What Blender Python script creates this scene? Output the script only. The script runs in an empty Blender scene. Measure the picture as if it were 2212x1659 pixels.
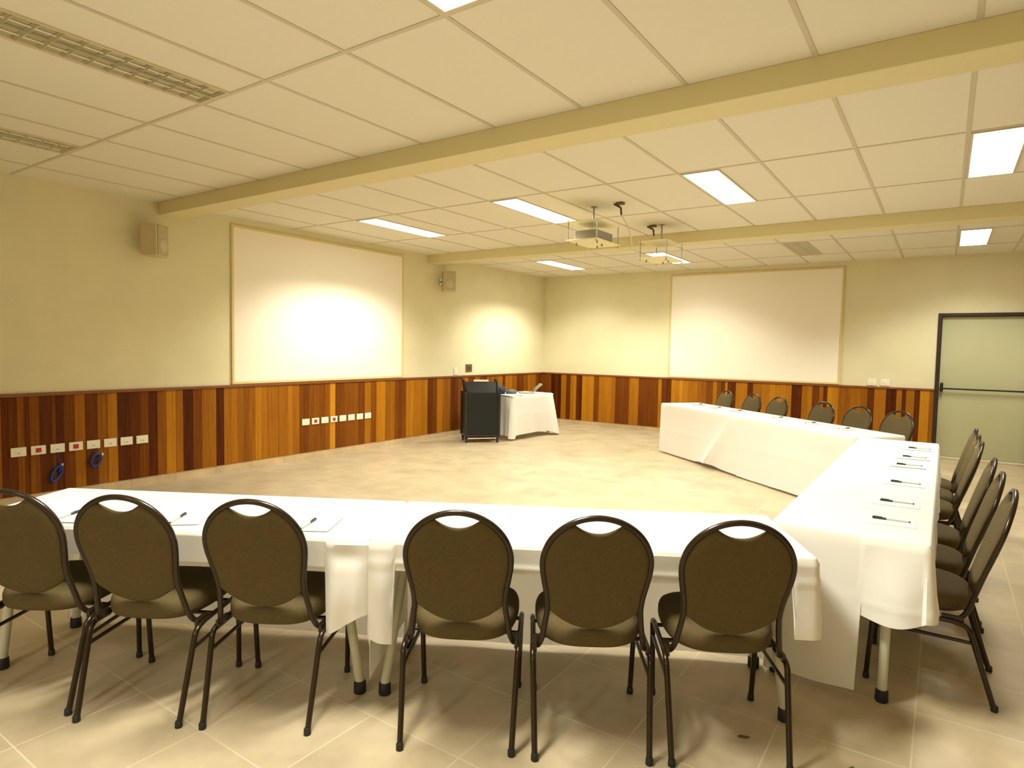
import bpy, bmesh, math, random
from math import sin, cos, pi, radians, sqrt, atan2
from mathutils import Vector, Matrix
random.seed(7)
SC = bpy.context.scene
COL = SC.collection

# ------------------------------------------------------------------ materials
def mat(name, col, rough=0.6, metal=0.0, emit=None, estr=0.0, bump=None, var=None, spec=None, sheen=0.0):
    m = bpy.data.materials.new(name); m.use_nodes = True
    nt = m.node_tree; b = nt.nodes['Principled BSDF']
    b.inputs['Base Color'].default_value = (*col, 1)
    b.inputs['Roughness'].default_value = rough
    b.inputs['Metallic'].default_value = metal
    if spec is not None: b.inputs['Specular IOR Level'].default_value = spec
    if sheen: b.inputs['Sheen Weight'].default_value = sheen
    if emit:
        b.inputs['Emission Color'].default_value = (*emit, 1)
        b.inputs['Emission Strength'].default_value = estr
    tc = nt.nodes.new('ShaderNodeTexCoord')
    if var:   # (scale, amount)
        n = nt.nodes.new('ShaderNodeTexNoise'); n.inputs['Scale'].default_value = var[0]; n.inputs['Detail'].default_value = 4
        nt.links.new(tc.outputs['Object'], n.inputs['Vector'])
        mr = nt.nodes.new('ShaderNodeMapRange'); mr.inputs[1].default_value = .3; mr.inputs[2].default_value = .7
        mr.inputs[3].default_value = 1-var[1]; mr.inputs[4].default_value = 1+var[1]
        nt.links.new(n.outputs['Fac'], mr.inputs[0])
        mx = nt.nodes.new('ShaderNodeMix'); mx.data_type = 'RGBA'; mx.blend_type = 'MULTIPLY'; mx.inputs[0].default_value = 1
        mx.inputs[6].default_value = (*col, 1); nt.links.new(mr.outputs[0], mx.inputs[7])
        nt.links.new(mx.outputs[2], b.inputs['Base Color'])
    if bump:  # (scale, strength, distance)
        n = nt.nodes.new('ShaderNodeTexNoise'); n.inputs['Scale'].default_value = bump[0]; n.inputs['Detail'].default_value = 3
        nt.links.new(tc.outputs['Object'], n.inputs['Vector'])
        bp = nt.nodes.new('ShaderNodeBump'); bp.inputs['Strength'].default_value = bump[1]; bp.inputs['Distance'].default_value = bump[2]
        nt.links.new(n.outputs['Fac'], bp.inputs['Height']); nt.links.new(bp.outputs[0], b.inputs['Normal'])
    return m

def N(nt, t, **kw):
    n = nt.nodes.new(t)
    for k, v in kw.items(): setattr(n, k, v)
    return n

def wood_planks():
    m = bpy.data.materials.new('stained_planks'); m.use_nodes = True; nt = m.node_tree; b = nt.nodes['Principled BSDF']
    at = N(nt, 'ShaderNodeAttribute', attribute_name='tone')
    rp = N(nt, 'ShaderNodeValToRGB'); cr = rp.color_ramp
    cols = [(0, (.040, .008, .001)), (.12, (.080, .017, .002)), (.3, (.150, .042, .003)), (.45, (.225, .074, .005)), (.6, (.32, .120, .007)), (.75, (.42, .172, .009)), (.9, (.52, .24, .016))]
    cr.elements[0].position = 0; cr.elements[0].color = (*cols[0][1], 1); cr.elements[1].position = cols[-1][0]; cr.elements[1].color = (*cols[-1][1], 1)
    for p, c in cols[1:-1]: e = cr.elements.new(p); e.color = (*c, 1)
    tc = N(nt, 'ShaderNodeTexCoord'); mp = N(nt, 'ShaderNodeMapping'); mp.inputs['Scale'].default_value = (48, 48, 2.0)
    nt.links.new(tc.outputs['Object'], mp.inputs[0])
    n1 = N(nt, 'ShaderNodeTexNoise'); n1.inputs['Scale'].default_value = 1.0; n1.inputs['Detail'].default_value = 6; n1.inputs['Roughness'].default_value = .6
    nt.links.new(mp.outputs[0], n1.inputs['Vector'])
    s = N(nt, 'ShaderNodeMath', operation='MULTIPLY_ADD'); s.inputs[1].default_value = .40; nt.links.new(n1.outputs['Fac'], s.inputs[0])
    a = N(nt, 'ShaderNodeMath', operation='SUBTRACT'); a.inputs[1].default_value = .20; nt.links.new(at.outputs['Fac'], a.inputs[0]); nt.links.new(a.outputs[0], s.inputs[2])
    nt.links.new(s.outputs[0], rp.inputs[0]); nt.links.new(rp.outputs[0], b.inputs['Base Color'])
    b.inputs['Roughness'].default_value = .5; b.inputs['Specular IOR Level'].default_value = .10
    bp = N(nt, 'ShaderNodeBump'); bp.inputs['Strength'].default_value = .15; bp.inputs['Distance'].default_value = .002
    nt.links.new(n1.outputs['Fac'], bp.inputs['Height']); nt.links.new(bp.outputs[0], b.inputs['Normal'])
    return m

def tile_floor(col, grout, sx, sy, ox, oy, name='floor_tiles'):
    m = bpy.data.materials.new(name); m.use_nodes = True; nt = m.node_tree; b = nt.nodes['Principled BSDF']
    tc = N(nt, 'ShaderNodeTexCoord'); mp = N(nt, 'ShaderNodeMapping'); mp.inputs['Location'].default_value = (-ox, -oy, 0)
    nt.links.new(tc.outputs['Object'], mp.inputs[0])
    br = N(nt, 'ShaderNodeTexBrick'); br.offset = 0; br.squash = 1
    br.inputs['Scale'].default_value = 1; br.inputs['Mortar Size'].default_value = .0035; br.inputs['Mortar Smooth'].default_value = .1
    br.inputs['Brick Width'].default_value = sx; br.inputs['Row Height'].default_value = sy
    br.inputs['Color1'].default_value = (1, 1, 1, 1); br.inputs['Color2'].default_value = (.86, .85, .83, 1); br.inputs['Bias'].default_value = 0
    nt.links.new(mp.outputs[0], br.inputs['Vector'])
    n1 = N(nt, 'ShaderNodeTexNoise'); n1.inputs['Scale'].default_value = 3.2; n1.inputs['Detail'].default_value = 6; n1.inputs['Roughness'].default_value = .62
    nt.links.new(tc.outputs['Object'], n1.inputs['Vector'])
    rp = N(nt, 'ShaderNodeValToRGB'); cr = rp.color_ramp
    cr.elements[0].position = .3; cr.elements[0].color = (*[c*.78 for c in col], 1); cr.elements[1].position = .7; cr.elements[1].color = (*[min(1, c*1.12) for c in col], 1)
    nt.links.new(n1.outputs['Fac'], rp.inputs[0])
    mx = N(nt, 'ShaderNodeMix', data_type='RGBA', blend_type='MULTIPLY'); mx.inputs[0].default_value = .7
    nt.links.new(rp.outputs[0], mx.inputs[6]); nt.links.new(br.outputs['Color'], mx.inputs[7])
    mg = N(nt, 'ShaderNodeMix', data_type='RGBA'); nt.links.new(br.outputs['Fac'], mg.inputs[0])
    nt.links.new(mx.outputs[2], mg.inputs[6]); mg.inputs[7].default_value = (*grout, 1)
    nt.links.new(mg.outputs[2], b.inputs['Base Color'])
    b.inputs['Roughness'].default_value = .42; b.inputs['Specular IOR Level'].default_value = .4
    bp = N(nt, 'ShaderNodeBump'); bp.inputs['Strength'].default_value = .25; bp.inputs['Distance'].default_value = .002; bp.invert = True
    nt.links.new(br.outputs['Fac'], bp.inputs['Height']); nt.links.new(bp.outputs[0], b.inputs['Normal'])
    return m

M = {}
M['wall'] = mat('yellow_textured_paint', (.70, .65, .42), .8, bump=(90, .5, .004), var=(2.0, .04))
M['beam'] = mat('yellow_beam_paint', (.69, .62, .36), .7)
M['ceil'] = mat('ceiling_tile_board', (.74, .71, .60), .85, bump=(140, .25, .002))
M['tbar'] = mat('ceiling_grid_bar', (.56, .51, .38), .5)
M['plank'] = wood_planks()
M['rail'] = mat('dado_rail_wood', (.20, .06, .012), .45, var=(8, .15))
M['floor'] = tile_floor((.50, .41, .26), (.57, .48, .32), .444, .444, 3.97, -9.15)
M['skirt'] = tile_floor((.56, .42, .24), (.35, .26, .14), .444, .444, 3.97, -9.15, 'skirting_tiles')
M['screen'] = mat('matte_screen_white', (.86, .80, .66), .75)
M['frame_cream'] = mat('screen_edge', (.66, .54, .24), .6)
M['cloth'] = mat('white_tablecloth', (.86, .84, .77), .85, bump=(9, .25, .01), sheen=.1)
M['fabric'] = mat('olive_brown_upholstery', (.100, .073, .029), .9, bump=(400, .2, .001), var=(70, .08), spec=.2)
M['tube'] = mat('dark_bronze_tube', (.024, .014, .005), .26, metal=.3, spec=.55)
M['rubber'] = mat('black_rubber', (.012, .012, .012), .6)
M['greytube'] = mat('grey_painted_steel', (.52, .50, .38), .4)
M['top'] = mat('table_laminate', (.5, .45, .35), .5)
M['black'] = mat('black_laminate', (.009, .009, .007), .5, spec=.3)
M['blackgloss'] = mat('black_trim', (.008, .008, .008), .3)
M['white'] = mat('white_plastic', (.80, .76, .60), .4)
M['red'] = mat('red_socket', (.45, .004, .008), .4)
M['slot'] = mat('dark_slot', (.05, .04, .03), .6)
M['blue'] = mat('blue_network_cable', (.008, .035, .22), .45)
M['speaker'] = mat('beige_speaker_case', (.55, .46, .26), .5)
M['grille'] = mat('speaker_grille', (.46, .40, .25), .7, bump=(300, .6, .002))
M['doorframe'] = mat('dark_door_frame', (.025, .012, .010), .4)
M['door'] = mat('green_beige_door_paint', (.46, .46, .27), .5, var=(1.5, .03))
M['doorsill'] = mat('pale_door_sweep', (.75, .70, .52), .5)
M['lamp'] = mat('glowing_diffuser', (.9, .9, .85), .5, emit=(1, .96, .84), estr=9)
M['louvre'] = mat('louvre_aluminium', (.56, .53, .40), .35, metal=.55)
M['fixture'] = mat('fixture_white_steel', (.62, .54, .36), .5)
M['cream'] = mat('cream_steel_plate', (.80, .74, .46), .4)
M['chrome'] = mat('dull_chrome', (.40, .38, .34), .3, metal=.8)
M['proj'] = mat('grey_projector_case', (.30, .27, .21), .5)
M['cable'] = mat('pale_cable', (.65, .58, .42), .5)
M['paper'] = mat('white_paper', (.74, .72, .64), .7)
M['pencap'] = mat('dark_green_pen_cap', (.012, .03, .02), .4)
M['penbody'] = mat('grey_clear_pen_barrel', (.45, .47, .38), .3)
M['laptop'] = mat('grey_laptop_shell', (.34, .34, .28), .4)
M['screenlit'] = mat('laptop_screen_glass', (.10, .12, .11), .2)
M['bag'] = mat('dark_blue_cloth', (.025, .035, .055), .8, bump=(40, .5, .006))
M['bag2'] = mat('grey_blue_cloth', (.14, .15, .16), .8, bump=(40, .5, .006))
M['bronzeplate'] = mat('bronze_wall_box', (.13, .09, .035), .5)
M['leaf'] = mat('dry_leaf', (.13, .07, .02), .8)

def cloth_mat(name, col, tr):
    m = mat(name, col, .85, bump=(9, .25, .01), sheen=.1); nt = m.node_tree; b = nt.nodes['Principled BSDF']; out = nt.nodes['Material Output']
    t = N(nt, 'ShaderNodeBsdfTranslucent'); t.inputs[0].default_value = (*col, 1)
    mx = N(nt, 'ShaderNodeMixShader'); mx.inputs[0].default_value = tr
    nt.links.new(b.outputs[0], mx.inputs[1]); nt.links.new(t.outputs[0], mx.inputs[2]); nt.links.new(mx.outputs[0], out.inputs[0])
    return m
M['cloth'] = cloth_mat('white_tablecloth', (.88, .86, .79), .25)
# ------------------------------------------------------------------ mesh helpers
def obj(name, bm, m, parent=None, smooth=False, bevel=0, mats=None):
    me = bpy.data.meshes.new(name)
    if bm.loops: bmesh.ops.recalc_face_normals(bm, faces=bm.faces)
    bm.to_mesh(me); bm.free()
    o = bpy.data.objects.new(name, me); COL.objects.link(o)
    for mm in (mats or [m]): me.materials.append(M[mm])
    if smooth:
        for p in me.polygons: p.use_smooth = True
        if smooth != 'all':
            me.set_sharp_from_angle(angle=radians(40))
    if bevel:
        b = o.modifiers.new('bevel', 'BEVEL'); b.width = bevel; b.segments = 2; b.limit_method = 'ANGLE'
    if parent: o.parent = parent
    return o

def tag(o, label, cat, group=None):
    o['label'] = label; o['category'] = cat
    if group: o['group'] = group
    return o

def thing(name, label, cat, loc=(0, 0, 0), rotz=0, group=None):
    o = bpy.data.objects.new(name, None); COL.objects.link(o); o.empty_display_size = .1
    o.location = loc; o.rotation_euler = (0, 0, rotz)
    return tag(o, label, cat, group)

def struct(name, bm, m, parent=None, **k):
    o = obj(name, bm, m, parent, **k); o['kind'] = 'structure'; return o

def BM(): return bmesh.new()

def box(bm, x0, x1, y0, y1, z0, z1, mtx=None, mi=0):
    vs = [bm.verts.new(Vector(p)) for p in [(x0, y0, z0), (x1, y0, z0), (x1, y1, z0), (x0, y1, z0), (x0, y0, z1), (x1, y0, z1), (x1, y1, z1), (x0, y1, z1)]]
    if mtx:
        for v in vs: v.co = mtx @ v.co
    fs = []
    for f in [(0, 3, 2, 1), (4, 5, 6, 7), (0, 1, 5, 4), (1, 2, 6, 5), (2, 3, 7, 6), (3, 0, 4, 7)]:
        q = bm.faces.new([vs[i] for i in f]); q.material_index = mi; fs.append(q)
    return fs

def catmull(P, n=8):
    P = [Vector(p) for p in P]; Q = [P[0]*2-P[1]] + P + [P[-1]*2-P[-2]]; out = []
    for i in range(1, len(Q)-2):
        a, b, c, d = Q[i-1:i+3]
        for k in range(n):
            t = k/n
            out.append(.5*((2*b)+(c-a)*t+(2*a-5*b+4*c-d)*t*t+(3*b-a-3*c+d)*t**3))
    out.append(P[-1]); return out

def tube(bm, pts, r, seg=10, r2=None, closed=False):
    pts = [Vector(p) for p in pts]; n = len(pts); rings = []
    t0 = (pts[1]-pts[0]).normalized(); up = Vector((0, 0, 1)) if abs(t0.z) < .9 else Vector((1, 0, 0))
    nrm = (up - t0*up.dot(t0)).normalized()
    for i, p in enumerate(pts):
        if closed: t = (pts[(i+1) % n]-pts[i-1]).normalized()
        else: t = (pts[min(i+1, n-1)]-pts[max(i-1, 0)]).normalized()
        nrm = (nrm - t*nrm.dot(t)).normalized(); b = t.cross(nrm)
        rr = r if r2 is None else r+(r2-r)*i/(n-1)
        rings.append([bm.verts.new(p+rr*(cos(2*pi*k/seg)*nrm+sin(2*pi*k/seg)*b)) for k in range(seg)])
    for i in range(n if closed else n-1):
        A, B = rings[i], rings[(i+1) % n]
        for k in range(seg): bm.faces.new([A[k], A[(k+1) % seg], B[(k+1) % seg], B[k]])
    if not closed:
        bm.faces.new(rings[0][::-1]); bm.faces.new(rings[-1])

def lathe(bm, prof, seg=16, c=(0, 0, 0), mtx=None):
    rings = []
    for r, z in prof:
        ring = [Vector((c[0]+r*cos(2*pi*k/seg), c[1]+r*sin(2*pi*k/seg), c[2]+z)) for k in range(seg)]
        if mtx: ring = [mtx @ v for v in ring]
        rings.append([bm.verts.new(v) for v in ring])
    for A, B in zip(rings, rings[1:]):
        for k in range(seg): bm.faces.new([A[k], A[(k+1) % seg], B[(k+1) % seg], B[k]])
    bm.faces.new(rings[0][::-1]); bm.faces.new(rings[-1])

def fillet(P, r, n=5):
    """polyline with rounded corners"""
    P = [Vector(p) for p in P]; out = [P[0]]
    for a, b, c in zip(P, P[1:], P[2:]):
        u = (a-b); v = (c-b); k = min(r, u.length*.45, v.length*.45)
        p, q = b+u.normalized()*k, b+v.normalized()*k
        for i in range(n+1):
            t = i/n; out.append((1-t)**2*p+2*t*(1-t)*b+t*t*q)
    out.append(P[-1]); return out

def dup(root, loc, rotz, label, group=None):
    r = root.copy(); COL.objects.link(r); r.location = loc; r.rotation_euler = (0, 0, rotz); r['label'] = label
    if group: r['group'] = group
    for ch in list(root.children):
        c = ch.copy(); COL.objects.link(c); c.parent = r
        for g in ch.children:
            d = g.copy(); COL.objects.link(d); d.parent = c
    return r

# ------------------------------------------------------------------ the room
H, D, W0 = 2.869, .987, .087
XR, YF = 9.6, -15.2
bm = BM(); box(bm, -.1, XR+.1, YF-.1, .1, -.1, 0); struct('floor', bm, 'floor')
bm = BM(); box(bm, -.1, XR+.1, YF-.1, .1, H, H+.1); struct('ceiling', bm, 'ceil')
bm = BM(); box(bm, -.12, 0, YF-.1, .1, 0, H); struct('wall_left', bm, 'wall')
bm = BM(); box(bm, 0, 6.56, 0, .12, 0, H); box(bm, 7.62, XR, 0, .12, 0, H); box(bm, 6.56, 7.62, 0, .12, 2.06, H); box(bm, 6.56, 7.62, .09, .12, 0, 2.06)
struct('wall_back', bm, 'wall')
bm = BM(); box(bm, XR, XR+.12, YF-.1, .1, 0, H); struct('wall_right', bm, 'wall')
bm = BM(); box(bm, 0, XR, YF-.12, YF, 0, H); struct('wall_front', bm, 'wall')

LEFT = [(-8.815, .2), (-8.752, .25), (-8.7, .4), (-8.661, .25), (-8.588, .4), (-8.486, .2), (-8.458, .35), (-8.394, .15), (-8.308, .3), (-8.22, .55), (-8.114, .25), (-8.028, .5), (-7.94, .65), (-7.834, .12), (-7.733, .2), (-7.647, .3), (-7.559, .12), (-7.469, .45), (-7.368, .75), (-7.293, .55), (-7.186, .12), (-7.088, .3), (-7.007, .5), (-6.925, .55), (-6.83, .1), (-6.668, .6), (-6.441, .45), (-6.276, .65), (-6.053, .5), (-5.925, .6), (-5.82, .55), (-5.686, .3), (-5.519, .45), (-5.347, .4), (-5.258, .85), (-5.107, .3), (-4.856, .4), (-4.742, .3), (-4.626, .6), (-4.525, .35), (-4.351, .7), (-4.164, .5), (-3.923, .3), (-3.67, .65), (-3.441, .6), (-3.323, .2), (-3.223, .3), (-3.08, .65), (-2.891, .55), (-2.697, .25), (-2.586, .35), (-2.428, .6), (-2.242, .3), (-2.099, .55), (-1.904, .2), (-1.754, .45), (-1.548, .5), (-1.416, .6), (-1.336, .2), (-1.118, .6), (-.949, .45), (-.718, .25), (-.57, .4), (-.419, .6), (-.265, .5), (-.076, .25), (0, .4)]
BACK = [(.215, .35), (.445, .1), (.559, .6), (.652, .2), (.782, .65), (.91, .15), (1.162, .75), (1.268, .3), (1.373, .6), (1.61, .6), (1.889, .3), (2.071, .6), (2.355, .2), (2.446, .3), (2.51, .6), (2.689, .2), (2.902, .7), (3.085, .62), (3.301, .55), (3.419, .35), (3.49, .6), (3.628, .3), (3.663, .8), (3.799, .2), (3.988, .6), (4.076, .15), (4.207, .55), (4.335, .62), (4.669, .7), (4.821, .1), (4.971, .6), (5.07, .25), (5.128, .5), (5.186, .2), (5.34, .7), (5.564, .5), (5.729, .55), (5.819, .15), (5.97, .65), (6.101, .12), (6.17, .6), (6.222, .15), (6.324, .6), (6.391, .15), (6.507, .8), (6.56, .5)]

def planks(name, seq, start, place, depth=.018):
    """seq: (end, tone); wide boards are split in two or three narrower ones of a near tone"""
    bm = BM(); lay = bm.faces.layers.float.new('tone_f'); vals = []
    a = start; rnd = random.Random(3)
    for e, t in seq:
        w = e-a; n = max(1, round(w/.085)) if w > .12 else 1
        for k in range(n):
            b0, b1 = a+w*k/n, a+w*(k+1)/n
            d = depth+rnd.uniform(-.002, .002)
            tt = min(.95, max(.02, t+rnd.uniform(-.07, .07) if n > 1 else t+rnd.uniform(-.02, .02)))
            fs = place(bm, b0+.0006, b1-.0006, d)
            for f in fs: f[lay] = tt
        a = e
    me_tones = [f[lay] for f in bm.faces]
    me = bpy.data.meshes.new(name); bm.to_mesh(me); bm.free()
    at = me.attributes.new('tone', 'FLOAT', 'FACE')
    for i, v in enumerate(me_tones): at.data[i].value = v
    me.materials.append(M['plank'])
    o = bpy.data.objects.new(name, me); COL.objects.link(o); o['kind'] = 'structure'; return o
def rndseq(a, b, seed):
    r = random.Random(seed); out = []
    while a < b-.02:
        a = min(b, a+r.uniform(.05, .11)); out.append((a, r.choice([.12, .2, .3, .4, .5, .6, .7])))
    return out
planks('trim_1', rndseq(YF, -8.865, 5)+LEFT, YF, lambda bm, a, b, d: box(bm, 0, d, a, b, W0, D-.03))
planks('trim_2', BACK, .018, lambda bm, a, b, d: box(bm, a, b, -d, 0, W0, D-.03))
planks('trim_3', rndseq(7.66, XR, 8), 7.66, lambda bm, a, b, d: box(bm, a, b, -d, 0, W0, D-.03))
planks('trim_4', rndseq(YF, 0, 9), YF, lambda bm, a, b, d: box(bm, XR-d, XR, a, b, W0, D-.03))
def rail(name, *bx):
    bm = BM()
    for b in bx: box(bm, *b)
    return struct(name, bm, 'rail', bevel=.004)
rail('trim_5', (0, .03, YF, 0, D-.03, D))
rail('trim_6', (.03, 6.56, -.03, 0, D-.03, D))
rail('trim_7', (7.66, XR-.03, -.03, 0, D-.03, D))
rail('trim_8', (XR-.03, XR, YF, 0, D-.03, D))
bm = BM(); box(bm, 0, .012, YF, 0, 0, W0); struct('baseboard_left', bm, 'skirt')
bm = BM(); box(bm, .012, 6.56, -.012, 0, 0, W0); box(bm, 7.66, XR, -.012, 0, 0, W0); struct('baseboard_back', bm, 'skirt')
bm = BM(); box(bm, XR-.012, XR, YF, -.012, 0, W0); struct('baseboard_right', bm, 'skirt')

# ceiling beams
BZ = 2.743
bm = BM(); box(bm, 0, XR, -7.517, -7.277, BZ, H); struct('trim_9', bm, 'beam', bevel=.004)
bm = BM(); box(bm, 0, XR, -3.456, -3.216, BZ, H); struct('trim_10', bm, 'beam', bevel=.004)
# grid bars of the suspended ceiling, one frame per bay
GX0, GS = .469, .625
def gridbars(name, y0, y1, cross):
    bm = BM(); w = .012; h = .004
    i = -1
    for i in range(0, 15):
        x = GX0+GS*i
        box(bm, x-w, x+w, y0, y1, H-h, H)
    for y in cross:
        xs = [0]+[GX0+GS*i for i in range(15)]+[XR]
        for a, b in zip(xs, xs[1:]):
            if b-a > .03: box(bm, a+(w if a else 0), b-(w if b < XR else 0), y-w, y+w, H-h, H)
    return struct(name, bm, 'tbar')
gridbars('trim_11', YF, -7.517, (-8.742, -9.992, -11.242, -12.492, -13.742, -14.992))
gridbars('trim_12', -7.277, -3.456, (-7.148, -5.898, -4.648))
gridbars('trim_13', -3.216, 0, (-2.14, -.89))

# door with panic bar
dr = bpy.data.objects.new('door_1', None); COL.objects.link(dr); dr.location = (7.11, 0, 0); dr['kind'] = 'structure'
def rel(x): return x-7.11
bm = BM()
box(bm, rel(6.56), rel(6.605), -.03, .09, 0, 2.06); box(bm, rel(7.615), rel(7.66), -.03, .09, 0, 2.06); box(bm, rel(6.605), rel(7.615), -.03, .09, 2.015, 2.06)
obj('door_frame', bm, 'doorframe', dr, bevel=.004)
bm = BM(); box(bm, rel(6.61), rel(7.61), .03, .075, .035, 2.01); obj('door_leaf', bm, 'door', dr, bevel=.003)
bm = BM(); box(bm, rel(6.61), rel(7.61), .024, .078, .004, .032); obj('door_sweep', bm, 'doorsill', dr)
bm = BM(); box(bm, rel(6.625), rel(6.66), -.05, .03, .955, 1.085); box(bm, rel(7.56), rel(7.595), -.05, .03, .955, 1.085); hb = obj('bar_housing', bm, 'blackgloss', dr, bevel=.008)
bm = BM(); tube(bm, [(rel(6.655), -.035, 1.0), (rel(7.565), -.035, 1.0)], .011); obj('push_bar', bm, 'black', dr, smooth=True)

# ------------------------------------------------------------------ screens
def screen(name, label, w, h, loc, rotz):
    t = thing(name, label, 'projection screen', loc, rotz, 'projection screens')
    bm = BM(); box(bm, -w/2+.03, w/2-.03, -.012, 0, .03, h-.03); obj('screen_surface', bm, 'screen', t)
    bm = BM(); f = .03
    box(bm, -w/2, -w/2+f, -.02, 0, 0, h); box(bm, w/2-f, w/2, -.02, 0, 0, h); box(bm, -w/2+f, w/2-f, -.02, 0, h-f, h); box(bm, -w/2+f, w/2-f, -.02, 0, 0, f)
    obj('screen_frame', bm, 'frame_cream', t, bevel=.003)
    return t
screen('projection_screen', 'large white projection screen on the left wall, bright spot of light on it', 2.74, 1.80, (.001, -5.36, D+.005), pi/2)
screen('projection_screen', 'large white projection screen on the back wall beyond the row of chairs', 2.74, 1.80, (3.98, -.001, D+.005), 0)

# ------------------------------------------------------------------ ceiling lights (0.31 x 1.25 recessed)
def beam_nodes(ld):
    """light distribution of a louvred fluorescent fitting: wide sideways, cut off beyond 62 degrees, narrower along the tube"""
    ld.use_nodes = True; nt = ld.node_tree; em = nt.nodes['Emission']
    g = N(nt, 'ShaderNodeNewGeometry'); sp = N(nt, 'ShaderNodeSeparateXYZ'); nt.links.new(g.outputs['Incoming'], sp.inputs[0])
    az = N(nt, 'ShaderNodeMath', operation='ABSOLUTE'); nt.links.new(sp.outputs[2], az.inputs[0])
    c = N(nt, 'ShaderNodeValToRGB'); cr = c.color_ramp; cr.interpolation = 'EASE'
    cr.elements[0].position = .40; cr.elements[0].color = (0, 0, 0, 1)
    cr.elements[1].position = 1; cr.elements[1].color = (.32, .32, .32, 1)
    for p, v in ((.50, .55), (.60, 1.0), (.72, .95), (.86, .46)): e = cr.elements.new(p); e.color = (v, v, v, 1)
    nt.links.new(az.outputs[0], c.inputs[0])
    ay = N(nt, 'ShaderNodeMath', operation='ABSOLUTE'); nt.links.new(sp.outputs[1], ay.inputs[0])
    c2 = N(nt, 'ShaderNodeMapRange', interpolation_type='SMOOTHSTEP'); c2.inputs[1].default_value = .25; c2.inputs[2].default_value = .85; c2.inputs[3].default_value = 1; c2.inputs[4].default_value = .42
    nt.links.new(ay.outputs[0], c2.inputs[0])
    mu = N(nt, 'ShaderNodeMath', operation='MULTIPLY'); nt.links.new(c.outputs[0], mu.inputs[0]); nt.links.new(c2.outputs[0], mu.inputs[1])
    m2 = N(nt, 'ShaderNodeMath', operation='MULTIPLY'); m2.inputs[1].default_value = 1.7; nt.links.new(mu.outputs[0], m2.inputs[0])
    nt.links.new(m2.outputs[0], em.inputs['Strength'])
def light(x0, y0, lit, label, cat='ceiling light', power=None):
    w, l = .30, 1.235
    t = thing('ceiling_light', label, cat, (x0+.155+.012, y0+.625, H), 0, 'lit ceiling lights' if lit else 'unlit louvred ceiling lights')
    hw, hl = w/2, l/2-.012
    bm = BM(); f = .014
    box(bm, -hw, -hw+f, -hl, hl, -.010, 0); box(bm, hw-f, hw, -hl, hl, -.010, 0); box(bm, -hw+f, hw-f, -hl, -hl+f, -.010, 0); box(bm, -hw+f, hw-f, hl-f, hl, -.010, 0)
    obj('fixture_frame', bm, 'fixture', t)
    if lit:
        bm = BM(); box(bm, -hw+f, hw-f, -hl+f, hl-f, -.008, 0); obj('glowing_panel', bm, 'lamp', t)
        ld = bpy.data.lights.new('tube_glow', 'AREA'); ld.shape = 'RECTANGLE'; ld.size = w-.04; ld.size_y = l-.06
        ld.energy = power; ld.color = LC; ld.spread = radians(SPREAD)
        beam_nodes(ld)
        lo = bpy.data.objects.new('tube_glow', ld); COL.objects.link(lo); lo.location = (0, 0, -.014); lo.parent = t
    else:
        bm = BM(); box(bm, -hw+f, hw-f, -hl+f, hl-f, -.0015, 0); obj('reflector', bm, 'louvre', t)
        bm = BM(); n = 12; L = 2*(hl-f)
        box(bm, -.008, .008, -hl+f, hl-f, -.012, -.003)
        for k in range(n+1):
            y = -hl+f+L*k/n; y = min(max(y, -hl+f+.002), hl-f-.002)
            for s in (0, 1):
                xa, xb = (-hw+f, -.008) if s == 0 else (.008, hw-f)
                vs = [bm.verts.new(p) for p in [(xa, y-.016, -.003), (xb, y-.016, -.003), (xb, y, -.013), (xa, y, -.013), (xa, y+.016, -.003), (xb, y+.016, -.003)]]
                bm.faces.new([vs[0], vs[1], vs[2], vs[3]]); bm.faces.new([vs[3], vs[2], vs[5], vs[4]])
        obj('louvre', bm, 'louvre', t)
        bm = BM()
        for s in (-1, 1): tube(bm, [(s*.07, -hl+.05, -.006), (s*.07, hl-.05, -.006)], .004, 8)
        obj('tube_lamp', bm, 'white', t, smooth=True)
    return t
LC = (1.0, .97, .86); SPREAD = 150; PW = 52
y2, y3, y1 = -5.898, -2.14, -9.992
light(1.094, y2, True, 'lit ceiling light in the middle bay nearest the left wall screen', power=PW)
light(2.969, y2, True, 'lit ceiling light just left of the hanging projector platform', power=PW)
light(4.844, y2, True, 'lit ceiling light in the middle bay right of both hanging platforms', power=PW)
light(6.719, y2, True, 'largest lit ceiling light at the right edge, nearer than the far beam', power=PW)
light(1.094, y3, True, 'lit ceiling light in the far bay nearest the room corner', power=PW)
light(2.969, y3, True, 'lit ceiling light in the far bay seen through the empty hanging platform', power=PW)
light(6.719, y3, True, 'small lit ceiling light in the far bay above the door', power=PW)
light(4.844, y1, True, 'lit ceiling light cut off by the top edge of the picture', power=PW*2.3)
light(4.844, -13.742, True, 'unseen ceiling light added behind the viewer as fill, left one', power=PW*1.3)  # added out of view to brighten the chair backs and nearest floor
light(6.719, -13.742, True, 'unseen ceiling light added behind the viewer as fill, right one', power=PW*1.3)  # second added fill lamp, also out of view
light(2.969, y1, False, 'unlit louvred ceiling light at upper left, longer of the two')
light(1.094, y1, False, 'unlit louvred ceiling light at far left, small, close to the left wall')
light(4.844, y3, False, 'unlit grey louvred ceiling panel in the far bay above the back wall screen')

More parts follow.
